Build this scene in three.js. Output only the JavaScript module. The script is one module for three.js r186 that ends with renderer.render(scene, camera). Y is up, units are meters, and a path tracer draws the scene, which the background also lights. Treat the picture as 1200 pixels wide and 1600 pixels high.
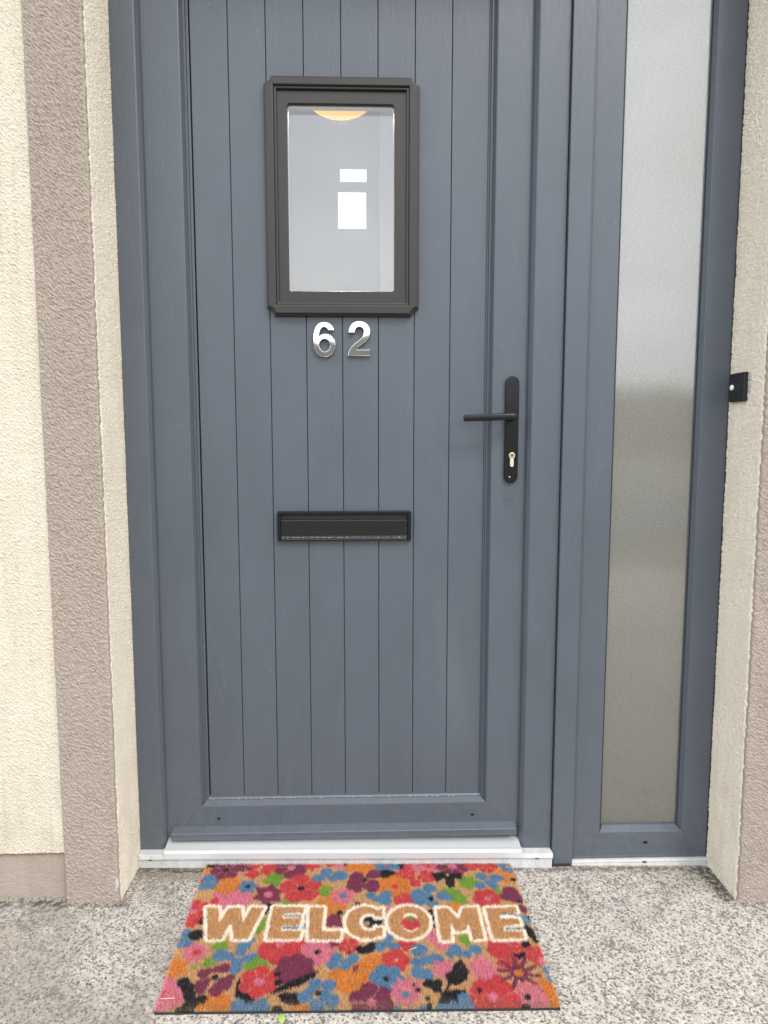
import * as THREE from 'three';
import { mergeGeometries as mergeAll } from 'three/addons/utils/BufferGeometryUtils.js';
import { RoundedBoxGeometry } from 'three/addons/geometries/RoundedBoxGeometry.js';
import { createNoise2D, createNoise3D } from 'simplex-noise';

// ---------------------------------------------------------------- random and noise
function seeded(a) { return () => { a = (a + 0x6d2b79f5) | 0; let t = Math.imul(a ^ (a >>> 15), 1 | a); t = (t + Math.imul(t ^ (t >>> 7), 61 | t)) ^ t; return ((t ^ (t >>> 14)) >>> 0) / 4294967296; }; }
const rnd = seeded(62), N2 = createNoise2D(seeded(7)), N3 = createNoise3D(seeded(9));
const clamp = THREE.MathUtils.clamp, smooth = THREE.MathUtils.smoothstep, lerp = THREE.MathUtils.lerp;

const mergeGeometries = (list) => mergeAll(list.map((g) => (g.index ? g.toNonIndexed() : g)));

// ---------------------------------------------------------------- camera, sky, sun, exposure
const scene = new THREE.Scene();
const camera = new THREE.PerspectiveCamera(73.06, 3 / 4, 0.05, 600);
camera.rotation.order = 'YXZ';
camera.position.set(0, 0.9896, 1.5739);
camera.rotation.set(-0.10297, -0.02988, -0.00043);
const renderer = new THREE.WebGLRenderer({ antialias: true });
renderer.toneMapping = THREE.LinearToneMapping;
renderer.toneMappingExposure = 1.8;
renderer.shadowMap.enabled = true;

function overcastSky() {
  const W = 1024, H = 512, d = new Float32Array(W * H * 4);
  for (let r = 0; r < H; r++) for (let c = 0; c < W; c++) {
    const el = ((r + 0.5) / H - 0.5) * Math.PI, az = ((c + 0.5) / W) * 2 * Math.PI, y = Math.sin(el), x = Math.cos(el) * Math.cos(az), z = Math.cos(el) * Math.sin(az);
    const up = Math.max(0, y);
    let L = 1.12 + 0.5 * Math.pow(up, 0.8);
    const k = 1 / (up + 0.18), f = N3(x * k * 0.9, z * k * 0.9, 1.3) * 0.6 + N3(x * k * 2.2, z * k * 2.2, 4.1) * 0.3 + N3(x * k * 5, z * k * 5, 7.7) * 0.14;
    L *= 1 + 0.13 * f * smooth(up, 0.02, 0.15);
    const edge = 0.188 + 0.012 * N3(x * 4, z * 4, 2.2) + 0.006 * N3(x * 14, z * 14, 5.2);      // a long bank of cloud low in the sky
    L *= 1 + 0.17 * (1 - smooth(up, edge - 0.004, edge + 0.012)) * smooth(up, 0.02, 0.19);
    const blue = clamp(0.5 + 0.5 * f, 0, 1) * smooth(up, 0.05, 0.6), o = (r * W + c) * 4;
    if (y < 0) L = 0.3;
    d[o] = L * (0.945 - 0.1 * blue); d[o + 1] = L * (0.985 - 0.015 * blue); d[o + 2] = L * (1.05 + 0.05 * blue); d[o + 3] = 1;
  }
  const t = new THREE.DataTexture(d, W, H, THREE.RGBAFormat, THREE.FloatType);
  t.mapping = THREE.EquirectangularReflectionMapping; t.magFilter = THREE.LinearFilter; t.needsUpdate = true;
  return t;
}
scene.background = scene.environment = overcastSky();
const sun = new THREE.DirectionalLight(new THREE.Color(1, 0.92, 0.8), 1.0);
sun.position.set(3.2, 7.5, 6); sun.target.position.set(0, 0.8, 0);
sun.castShadow = true; sun.shadow.radius = 32; sun.shadow.mapSize.set(2048, 2048);
Object.assign(sun.shadow.camera, { left: -5, right: 5, top: 5, bottom: -5, near: 0.5, far: 25 });
scene.add(sun, sun.target);

// ---------------------------------------------------------------- naming
const used = new Map();
const numbered = (n) => { const k = used.get(n) ?? 0; used.set(n, k + 1); return k ? n + '_' + String(k).padStart(3, '0') : n; };
function mesh(name, geo, mat, parent, label) {
  const o = new THREE.Mesh(geo, mat); o.castShadow = o.receiveShadow = true;
  o.name = parent ? name : numbered(name);
  if (label) o.userData.label = label;
  (parent ?? scene).add(o);
  return o;
}
function thing(name, label, category, pos = [0, 0, 0], group) {
  const o = new THREE.Group(); o.name = numbered(name); o.position.set(...pos); o.userData = { label, category, kind: 'thing' };
  if (group) o.userData.group = group;
  scene.add(o); return o;
}
function sub(name, parent) { const o = new THREE.Group(); o.name = name; parent.add(o); return o; }
function structure(name, geo, mat, label) { const o = mesh(name, geo, mat); o.userData = { kind: 'structure', label }; return o; }

// ---------------------------------------------------------------- geometry helpers (uv in metres)
function quads(list) {                       // list of [a, b, c, d] counter-clockwise; flat normals, uv from the two axes that the face spans most
  const p = [], n = [], uv = [], A = new THREE.Vector3(), B = new THREE.Vector3();
  for (const q of list) {
    A.set(q[1][0] - q[0][0], q[1][1] - q[0][1], q[1][2] - q[0][2]); B.set(q[2][0] - q[0][0], q[2][1] - q[0][1], q[2][2] - q[0][2]);
    const N = A.clone().cross(B).normalize(), ax = Math.abs(N.x), ay = Math.abs(N.y), az = Math.abs(N.z);
    const map = az >= ax && az >= ay ? (v) => [v[0], v[1]] : ax >= ay ? (v) => [v[2], v[1]] : (v) => [v[0], v[2]];
    for (const i of [0, 1, 2, 0, 2, 3]) { p.push(...q[i]); n.push(N.x, N.y, N.z); uv.push(...map(q[i])); }
  }
  const g = new THREE.BufferGeometry();
  g.setAttribute('position', new THREE.Float32BufferAttribute(p, 3)); g.setAttribute('normal', new THREE.Float32BufferAttribute(n, 3)); g.setAttribute('uv', new THREE.Float32BufferAttribute(uv, 2));
  return g;
}
// a prism: profile [[a, b], ...] counter-clockwise seen from the +end, swept from s to e along an axis
function prism(profile, axis, s, e) {
  const P = axis === 'y' ? (a, b, t) => [a, t, b] : (a, b, t) => [t, a, b];       // 'y': profile is (x, z); 'x': profile is (y, z)
  let area = 0;
  profile.forEach(([a, b], i) => { const [c, d] = profile[(i + 1) % profile.length]; area += a * d - c * b; });
  const pr = (axis === 'y') === area > 0 ? [...profile].reverse() : profile, list = [];
  for (let i = 0; i < pr.length; i++) { const [a, b] = pr[i], [c, d] = pr[(i + 1) % pr.length]; list.push([P(a, b, s), P(c, d, s), P(c, d, e), P(a, b, e)]); }
  const g = quads(list), tri = THREE.ShapeUtils.triangulateShape(pr.map(([a, b]) => new THREE.Vector2(a, b)), []), caps = [];
  for (const [i, j, k] of tri) { caps.push([P(...pr[i], e), P(...pr[j], e), P(...pr[k], e)], [P(...pr[k], s), P(...pr[j], s), P(...pr[i], s)]); }
  const cp = [], cn = [], cu = [];
  for (const t of caps) { const a = new THREE.Vector3(...t[0]), N = new THREE.Vector3(...t[1]).sub(a).cross(new THREE.Vector3(...t[2]).sub(a)).normalize(); for (const v of t) { cp.push(...v); cn.push(N.x, N.y, N.z); cu.push(axis === 'y' ? v[0] : v[2], axis === 'y' ? v[2] : v[1]); } }
  const c = new THREE.BufferGeometry();
  c.setAttribute('position', new THREE.Float32BufferAttribute(cp, 3)); c.setAttribute('normal', new THREE.Float32BufferAttribute(cn, 3)); c.setAttribute('uv', new THREE.Float32BufferAttribute(cu, 2));
  return mergeGeometries([g, c]);
}
// one mitred member of a rectangular frame; profile [[inset, z], ...] runs from the outer back edge over the front to the inner back edge
function member(x0, x1, y0, y1, profile, side, gap = 0.0003) {
  const at = { left: (t, z, e) => [x0 + t, e ? y1 - t - gap : y0 + t + gap, z], right: (t, z, e) => [x1 - t, e ? y0 + t + gap : y1 - t - gap, z], bottom: (t, z, e) => [e ? x0 + t + gap : x1 - t - gap, y0 + t, z], top: (t, z, e) => [e ? x1 - t - gap : x0 + t + gap, y1 - t, z] }[side];
  const list = [];
  for (let i = 0; i + 1 < profile.length; i++) { const [a, b] = profile[i], [c, d] = profile[i + 1]; list.push([at(c, d, 0), at(c, d, 1), at(a, b, 1), at(a, b, 0)]); }
  return quads(list);
}
const box = (x0, x1, y0, y1, z0, z1) => prism([[x0, z0], [x1, z0], [x1, z1], [x0, z1]], 'y', y0, y1);
function shapeSolid(shape, depth, bevel, seg = 2, curve = 16) {     // front face ends at z = depth, outline grown by the bevel kept to the shape's own outline
  const g = new THREE.ExtrudeGeometry(shape, { depth: depth - bevel, bevelEnabled: bevel > 0, bevelThickness: bevel, bevelSize: bevel, bevelOffset: -bevel, bevelSegments: seg, curveSegments: curve });
  return g;
}
function rectPath(P, x0, x1, y0, y1, r) {
  if (!r) { P.moveTo(x0, y0); P.lineTo(x1, y0); P.lineTo(x1, y1); P.lineTo(x0, y1); P.lineTo(x0, y0); return P; }
  P.moveTo(x0 + r, y0); P.lineTo(x1 - r, y0); P.absarc(x1 - r, y0 + r, r, -Math.PI / 2, 0); P.lineTo(x1, y1 - r); P.absarc(x1 - r, y1 - r, r, 0, Math.PI / 2);
  P.lineTo(x0 + r, y1); P.absarc(x0 + r, y1 - r, r, Math.PI / 2, Math.PI); P.lineTo(x0, y0 + r); P.absarc(x0 + r, y0 + r, r, Math.PI, Math.PI * 1.5);
  return P;
}

// ---------------------------------------------------------------- textures
function dataTex(w, h, fill, srgb) {
  const d = new Uint8Array(w * h * 4), c = [0, 0, 0];
  for (let y = 0; y < h; y++) for (let x = 0; x < w; x++) { fill(x, y, c); const o = (y * w + x) * 4; for (let i = 0; i < 3; i++) d[o + i] = clamp(Math.round(c[i] * 255), 0, 255); d[o + 3] = 255; }
  const t = new THREE.DataTexture(d, w, h); t.magFilter = THREE.LinearFilter; t.wrapS = t.wrapT = THREE.RepeatWrapping; if (srgb) t.colorSpace = THREE.SRGBColorSpace; t.needsUpdate = true;
  return t;
}
const toS = (v) => (v <= 0.0031308 ? v * 12.92 : 1.055 * Math.pow(v, 1 / 2.4) - 0.055);
const tiled = (t, m) => { const c = t.clone(); c.repeat.set(1 / m, 1 / m); c.needsUpdate = true; return c; };
const hash = (x, y) => { let h = Math.imul(x, 374761393) + Math.imul(y, 668265263); h = Math.imul(h ^ (h >>> 13), 1274126177); return ((h ^ (h >>> 16)) >>> 0) / 4294967296; };
// noise that repeats every 1 in u and v, with fu and fv features per tile
function loopNoise(u, v, fu, fv, s) {
  const f = (x, y) => hash(((x % fu) + fu) % fu + s * 131, ((y % fv) + fv) % fv + s * 17), X = u * fu, Y = v * fv, i = Math.floor(X), j = Math.floor(Y), a = X - i, b = Y - j, sa = a * a * (3 - 2 * a), sb = b * b * (3 - 2 * b);
  return lerp(lerp(f(i, j), f(i + 1, j), sa), lerp(f(i, j + 1), f(i + 1, j + 1), sa), sb);
}

// painted woodgrain foil: fine vertical streaks
const grainBump = dataTex(512, 512, (x, y, c) => { const u = x / 512, v = y / 512; c[0] = c[1] = c[2] = 0.5 + 0.28 * (loopNoise(u, v, 150, 5, 1) - 0.5) + 0.3 * (loopNoise(u, v, 256, 9, 2) - 0.5) + 0.25 * (loopNoise(u, v, 256, 170, 3) - 0.5); });
// weathering over the whole front, u, v = x, y in metres over 1.6 m by 2.2 m
const paintMap = dataTex(1024, 1408, (px, py, c) => {
  const x = (px / 1024) * 1.6 - 0.6, y = (py / 1408) * 2.2;
  const streak = N2(x * 90, y * 3.1) * 0.5 + N2(x * 210, y * 7) * 0.35 + N2(x * 420, y * 30) * 0.3, cloud = N2(x * 5, y * 2.4) * 0.6 + N2(x * 13 + 4, y * 7) * 0.35;
  let k = 1 + 0.035 * streak + 0.07 * cloud;
  const smear = Math.max(0, N2(x * 9 + 31, y * 3.3)) * smooth(N2(x * 60, y * 14), -0.4, 0.8);
  let chalk = 0.04 * smear * smear;
  const wipe = Math.exp(-(((x - 0.205 + 0.12 * (y - 0.42)) / 0.03) ** 2)) * smooth(y, 0.2, 0.36) * (1 - smooth(y, 0.5, 0.72));
  chalk += 0.1 * wipe * (0.6 + 0.4 * N2(x * 150, y * 12));
  const dust = (1 - smooth(y, 0.05, 0.3)) * (0.5 + 0.5 * N2(x * 40, y * 40));
  const fleck = hash(px, py) > 0.99988 ? 1 : 0;
  let darkSmudge = Math.exp(-(((x - 0.325) / 0.012) ** 2) - (((y - 0.86) / 0.03) ** 2)) * smooth(N2(x * 500, y * 420), -0.1, 0.5);  // dark speckled smudge below the handle plate
  k *= 1 - 0.5 * darkSmudge;
  const base = [0.075, 0.086, 0.103];
  for (let i = 0; i < 3; i++) { let v = base[i] * k; v = lerp(v, [0.27, 0.29, 0.31][i], clamp(chalk, 0, 0.5)); v = lerp(v, [0.17, 0.165, 0.16][i], 0.14 * dust); if (fleck) v = lerp(v, 0.45, 0.6); c[i] = toS(v); }
}, true);
paintMap.repeat.set(1 / 1.6, 1 / 2.2); paintMap.offset.set(0.6 / 1.6, 0);
const paint = new THREE.MeshPhysicalMaterial({ name: 'anthracite foil', map: paintMap, bumpMap: tiled(grainBump, 0.16), bumpScale: 0.0005, roughness: 0.38, specularIntensity: 1 });
const paintDark = new THREE.MeshPhysicalMaterial({ name: 'anthracite edge', color: new THREE.Color(0.035, 0.04, 0.048), roughness: 0.6 });

const stippleBump = dataTex(512, 512, (x, y, c) => { const u = x / 512, v = y / 512; c[0] = c[1] = c[2] = 0.5 + 0.5 * (loopNoise(u, v, 60, 60, 1) - 0.5) + 0.35 * (loopNoise(u, v, 130, 130, 2) - 0.5) + 0.3 * (loopNoise(u, v, 240, 240, 3) - 0.5); });
function renderMap(base, seed, grime) {      // masonry paint: mottling, dust in the pits, dark pinholes, dirt near the ground
  const t = dataTex(1024, 1024, (px, py, c) => {
    const x = px / 1024, y = py / 1024 * 2.2, m = N2(x * 6 + seed, y * 4) * 0.5 + N2(x * 30, y * 22 + seed) * 0.35 + N2(x * 120 + seed, y * 90) * 0.25;
    const low = (1 - smooth(y, 0.02, 0.5)) * (0.5 + 0.5 * N2(x * 16 + seed, y * 9)), hole = smooth(N2(x * 260 + seed, y * 250), 0.72, 0.86), run = Math.max(0, N2(x * 45 + seed, y * 1.6)) ** 2;
    const k = 1 + 0.045 * m - 0.1 * grime * low - 0.3 * hole - 0.05 * grime * run;
    for (let i = 0; i < 3; i++) c[i] = toS(base[i] * (k - [0, 0.008, 0.022][i] * (low + run) * grime));
  }, true);
  t.repeat.set(1, 1 / 2.2); return t;
}
const masonry = (name, base, seed, grime, relief = 0.0011) => new THREE.MeshStandardMaterial({ name, map: renderMap(base, seed, grime), bumpMap: tiled(stippleBump, 0.12), bumpScale: relief, roughness: 0.86 });
const creamPaint = masonry('cream masonry paint', [0.605, 0.54, 0.435], 3, 1.4);
const liftedRevealPaint = masonry('cream masonry paint lifted against shade', [0.90, 0.80, 0.645], 11, 1.1, 0.0024);  // painted lighter to make up for the weak light on the reveals
const taupePaint = masonry('taupe masonry paint', [0.35, 0.288, 0.238], 23, 0.8);

const black = new THREE.MeshPhysicalMaterial({ name: 'black satin metal', color: new THREE.Color(0.008, 0.008, 0.0085), roughness: 0.2, ior: 1.5, specularIntensity: 0.65 });
const blackMatt = new THREE.MeshStandardMaterial({ name: 'black plastic', color: new THREE.Color(0.012, 0.012, 0.013), roughness: 0.55 });
const rubber = new THREE.MeshStandardMaterial({ name: 'black gasket', color: new THREE.Color(0.015, 0.015, 0.016), roughness: 0.8 });
const hollow = new THREE.MeshStandardMaterial({ name: 'dark hole', color: new THREE.Color(0.004, 0.004, 0.004), roughness: 0.95 });
const speckBump = dataTex(256, 256, (x, y, c) => { c[0] = c[1] = c[2] = 0.5 + 0.6 * (loopNoise(x / 256, y / 256, 120, 120, 5) - 0.5); });
const bronze = new THREE.MeshPhysicalMaterial({ name: 'dark bronze plastic', color: new THREE.Color(0.02, 0.0165, 0.0142), specularColor: new THREE.Color(1, 0.97, 0.93), roughness: 0.34, bumpMap: tiled(speckBump, 0.12), bumpScale: 0.0002 });
const chrome = new THREE.MeshStandardMaterial({ name: 'chrome', color: new THREE.Color(0.88, 0.86, 0.82), metalness: 1, roughness: 0.03 });
const brass = new THREE.MeshStandardMaterial({ name: 'nickel brass', color: new THREE.Color(0.78, 0.66, 0.46), metalness: 0.75, roughness: 0.36 });
const brushBump = dataTex(256, 256, (x, y, c) => { c[0] = c[1] = c[2] = 0.5 + 0.6 * (loopNoise(x / 256, y / 256, 3, 200, 8) - 0.5); });
const aluminium = new THREE.MeshStandardMaterial({ name: 'mill aluminium', color: new THREE.Color(0.7, 0.7, 0.69), metalness: 0.45, roughness: 0.42, bumpMap: tiled(brushBump, 0.08), bumpScale: 0.0001 });
const whitePlastic = new THREE.MeshPhysicalMaterial({ name: 'white upvc', roughness: 0.42, map: tiled(dataTex(512, 128, (x, y, c) => { const n = N2(x * 0.03, y * 0.06) * 0.5 + N2(x * 0.15, y * 0.2) * 0.3, k = 0.53 + 0.09 * n - (N2(x * 0.4, y * 0.4) > 0.7 ? 0.2 : 0); c[0] = toS(k); c[1] = toS(k * 0.985); c[2] = toS(k * 0.95); }, true), 0.5) });
const clearPane = new THREE.MeshPhysicalMaterial({ name: 'clear glass', color: 0xffffff, transmission: 1, thickness: 0, roughness: 0.02, ior: 1.9 });
const pebbleBump = dataTex(512, 512, (x, y, c) => {          // pebbled obscure glass: rounded cells
  const u = (x / 512) * 58, v = (y / 512) * 58, i = Math.floor(u), j = Math.floor(v); let m = 9;
  for (let a = -1; a < 2; a++) for (let b = -1; b < 2; b++) { const X = (i + a + 58) % 58, Y = (j + b + 58) % 58, dx = i + a + hash(X, Y) - u, dy = j + b + hash(X + 91, Y + 57) - v; m = Math.min(m, dx * dx + dy * dy); }
  c[0] = c[1] = c[2] = clamp(1 - m, 0, 1);
});
const obscurePane = new THREE.MeshPhysicalMaterial({ name: 'pebbled obscure glass', color: new THREE.Color(0.93, 0.96, 0.95), transmission: 1, thickness: 0, roughness: 0.025, ior: 2.05, bumpMap: tiled(pebbleBump, 0.15), bumpScale: 0.000028 });

const frostedPane = new THREE.MeshPhysicalMaterial({ name: 'frosted inner face', map: tiled(dataTex(512, 512, (x, y, c) => { const q = pebbleBump.image.data[(y * 512 + x) * 4] / 255, n = loopNoise(x / 512, y / 512, 110, 110, 6); const k = 0.25 + 0.2 * q + 0.12 * n; c[0] = toS(k * 0.97); c[1] = toS(k); c[2] = toS(k * 1.03); }, true), 0.15), transmission: 1, thickness: 0, roughness: 0.93, ior: 1.5 });  // light and dark of the pebbled glass painted into the colour

// ---------------------------------------------------------------- ground, road, hills (seen in the reflections)
const slabMap = (() => {
  const W = 2048, H = 1024, MX = 2, MZ = 1, cv = document.createElement('canvas'); cv.width = W; cv.height = H; const g = cv.getContext('2d'), r = seeded(5);
  g.fillStyle = 'rgb(172,163,152)'; g.fillRect(0, 0, W, H);
  const tones = ['96,92,90', '108,103,99', '84,80,80', '120,112,103', '124,109,92', '101,96,95', '192,184,173', '184,174,162', '199,191,181', '171,160,145'];
  for (let i = 0; i < 140000; i++) {
    const x = r() * W, y = r() * H, s = (r() < 0.5 ? 1.2 : 2.0) + r() * 1.5, a = r() * Math.PI, el = 0.45 + r() * 0.5, n = 5 + Math.floor(r() * 3);
    const dark = r() < 0.57; g.fillStyle = 'rgb(' + (dark ? tones[Math.floor(r() * 6)] : tones[6 + Math.floor(r() * 4)]) + ')';
    g.beginPath();
    for (let k = 0; k < n; k++) { const t = (k / n) * 6.283, q = s * (0.75 + r() * 0.45), X = Math.cos(t) * q, Y = Math.sin(t) * q * el; g.lineTo(x + X * Math.cos(a) - Y * Math.sin(a), y + X * Math.sin(a) + Y * Math.cos(a)); }
    g.fill();
  }
  const px = g.getImageData(0, 0, W, H).data;
  return [dataTex(W, H, (i, j, c) => {
    const x = (i / W) * MX - 1, z = (j / H) * MZ, o = (j * W + i) * 4;
    for (let k = 0; k < 3; k++) c[k] = px[o + k] / 255;
    const n1 = N2(x * 3.2, z * 3.2), n2 = N2(x * 11 + 5, z * 11), n3 = N2(x * 45, z * 45 + 3), n4 = N2(x * 170, z * 170);
    // a worn cement skin over the stones at the left and along the sill
    let skin = smooth(-x + 0.16 * n1 + 0.09 * n2, 0.3, 0.6) * smooth(z + 0.1 * n2 + 0.05 * n3, 0.15, 0.27) * 0.55;
    skin = Math.max(skin, smooth(0.125 - z - 0.25 * Math.max(0, x + 0.42) + 0.03 * n2 + 0.012 * n3, 0, 0.02) * (x < 0.1 ? 0.96 : 0));
    skin = Math.max(skin, 0.5 * smooth(0.085 - z + 0.012 * n3 + 0.012 * n2, 0, 0.03));
    const worn = skin * clamp(0.72 + 0.5 * n3 + 0.35 * n4, 0.15, 1), grey = [0.50, 0.46, 0.415];
    for (let k = 0; k < 3; k++) c[k] = lerp(c[k], grey[k] + 0.06 * n3 + 0.06 * n4 + 0.05 * n2, worn);
    let dirt = 0.1 * smooth(n1 * 0.6 + n2 * 0.5, 0.1, 0.8) + 0.3 * smooth(n3 + 0.6 * n2, 0.6, 1.2) + 0.1 * smooth(-x + 0.1 * n1, 0.28, 0.6);
    const seam = Math.exp(-(((x - 0.803) / 0.02) ** 2)) * smooth(z, 0.03, 0.06) * (1 - smooth(z, 0.16, 0.21)) + Math.exp(-(((z - 0.062) / 0.01) ** 2)) * (x > -0.54 && x < 0.84 ? 0.55 : 0) + Math.exp(-(((z - 0.182) / 0.012) ** 2)) * (x < -0.5 ? 0.8 : x > 0.82 ? 0.45 : 0);
    dirt += seam * clamp(0.55 + 0.6 * n3 + 0.4 * n4, 0, 1) * 0.95;
    for (let k = 0; k < 3; k++) c[k] = lerp(c[k], [0.24, 0.22, 0.19][k], clamp(dirt, 0, 0.85));
  }, true), dataTex(W, H, (i, j, c) => { const o = (j * W + i) * 4, l = (px[o] + px[o + 1] + px[o + 2]) / 765; c[0] = c[1] = c[2] = clamp(0.5 + 0.35 * (0.6 - l) + 0.25 * N2(i * 0.35, j * 0.35) + 0.2 * N2(i * 0.08, j * 0.08), 0, 1); })];
})();
for (const t of slabMap) { t.wrapS = t.wrapT = THREE.MirroredRepeatWrapping; t.repeat.set(0.5, 1); t.offset.set(0.5, 0); }
const slabMat = new THREE.MeshStandardMaterial({ name: 'exposed aggregate concrete', map: slabMap[0], bumpMap: slabMap[1], bumpScale: 0.0012, roughness: 0.9 });
const slabGeo = quads([[[-5, 0, 4], [5, 0, 4], [5, 0, -0.1], [-5, 0, -0.1]], [[-5, -0.2, 4], [5, -0.2, 4], [5, 0, 4], [-5, 0, 4]]]);
const slab = structure('concrete_path', slabGeo, slabMat, 'speckled exposed aggregate concrete in front of the door');
slab.rotation.z = -0.02;
const groundMap = dataTex(256, 256, (x, y, c) => { const n = loopNoise(x / 256, y / 256, 8, 8, 2) * 0.5 + loopNoise(x / 256, y / 256, 64, 64, 4) * 0.5; c[0] = 0.34 + 0.14 * n; c[1] = 0.33 + 0.14 * n; c[2] = 0.28 + 0.12 * n; }, true);
structure('ground', new THREE.PlaneGeometry(900, 900).rotateX(-Math.PI / 2).translate(0, -0.16, 0), new THREE.MeshStandardMaterial({ name: 'grass verge', map: (() => { const t = groundMap.clone(); t.repeat.set(300, 300); t.needsUpdate = true; return t; })(), roughness: 1 }), 'ground around the house');
structure('road', quads([[[-200, -0.12, 13], [200, -0.12, 13], [200, -0.12, 6.5], [-200, -0.12, 6.5]]]), new THREE.MeshStandardMaterial({ name: 'asphalt', color: new THREE.Color(0.09, 0.09, 0.092), roughness: 0.95 }), 'road in front of the house');
{
  const rows = [], seg = 240;                                   // out of view rise, shaped to darken the skyline mirrored in glass and digits
  for (let i = 0; i <= seg; i++) { const a = -1.25 + (2.5 * i) / seg, R = 85, h = 6.5 + 0.9 * N2(a * 3, 1) + 0.7 * N2(a * 11, 4) + 0.45 * N2(a * 40, 9) + 0.25 * N2(a * 110, 2); rows.push([[Math.sin(a) * R * 0.6, -0.3, Math.cos(a) * R * 0.6], [Math.sin(a) * R * 0.8, h * 0.55, Math.cos(a) * R * 0.8], [Math.sin(a) * R, h, Math.cos(a) * R], [Math.sin(a) * (R + 40), -1, Math.cos(a) * (R + 40)]]); }
  const q = [];
  for (let i = 0; i < seg; i++) for (let k = 0; k < 3; k++) q.push([rows[i][k], rows[i][k + 1], rows[i + 1][k + 1], rows[i + 1][k]]);
  structure('hills', quads(q), new THREE.MeshPhysicalMaterial({ name: 'wooded slope', color: new THREE.Color(0.085, 0.08, 0.068), roughness: 1, specularIntensity: 0.1 }), 'low wooded rise out of view, darkens the skyline mirrored in the glass');
}

// ---------------------------------------------------------------- the rendered house wall
const TOP = 2.12;
const wander = (x, y) => 0.0005 * N2(x * 8, y * 8);
function lumps(x, y, kind) {                                   // trowelled, textured masonry coat; metres
  if (kind === 'worm') { const a = N2(x * 105 + y * 34, y * 128 - x * 22), b = N2(x * 190 + 7, y * 205); return 0.00105 * smooth(1 - Math.abs(a + 0.25 * b), 0.3, 1) * 1.3 + 0.0005 * b * smooth(N2(x * 30, y * 26), -0.7, 0.4); }
  const a = N2(x * 175 + 3, y * 165), b = N2(x * 340, y * 320 + 5); return 0.001 * smooth(a, 0.2, 0.85) + 0.0008 * smooth(b, 0.1, 0.8) - 0.0005 * smooth(N2(x * 330 + 9, y * 310), 0.4, 0.9);
}
// sheet standing up from `origin` along dir (unit, horizontal), facing n; edges run back by `skirt`
function sheet(origin, dir, n, w, y0, y1, step, kind, amp, skirt, off, round = 0.004) {
  const nx = Math.max(2, Math.round(w / step)), ny = Math.round((y1 - y0) / step), p = [], uv = [], idx = [];
  const put = (s, y, h) => { p.push(origin[0] + dir[0] * s + n[0] * h, y, origin[1] + dir[1] * s + n[1] * h); uv.push(off + s, y); };
  for (let j = -1; j <= ny + 1; j++) for (let i = -1; i <= nx + 1; i++) {
    const s = clamp(i / nx, 0, 1) * w, y = y0 + clamp(j / ny, 0, 1) * (y1 - y0), out = i < 0 || i > nx || j < 0 || j > ny;
    const e = Math.min(s, w - s), fade = smooth(e, 0, round), wob = 0.0012 * N2(y * 60 + off * 7, off) ;
    put(s + (e < round ? wob : 0), y, out ? -skirt : fade * amp * lumps(off + s, y, kind) + fade * wander(off + s, y) - 0.0012 * (1 - fade));
  }
  const S = nx + 3;
  const flip = dir[0] * n[1] - dir[1] * n[0] < 0;               // keep the faces outward
  for (let j = 0; j < ny + 2; j++) for (let i = 0; i < nx + 2; i++) { const a = j * S + i, b = a + 1, c = a + S, d = c + 1; if (flip) idx.push(a, c, b, b, c, d); else idx.push(a, b, c, b, d, c); }
  const g = new THREE.BufferGeometry(); g.setAttribute('position', new THREE.Float32BufferAttribute(p, 3)); g.setAttribute('uv', new THREE.Float32BufferAttribute(uv, 2)); g.setIndex(idx); g.computeVertexNormals();
  return g;
}
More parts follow.
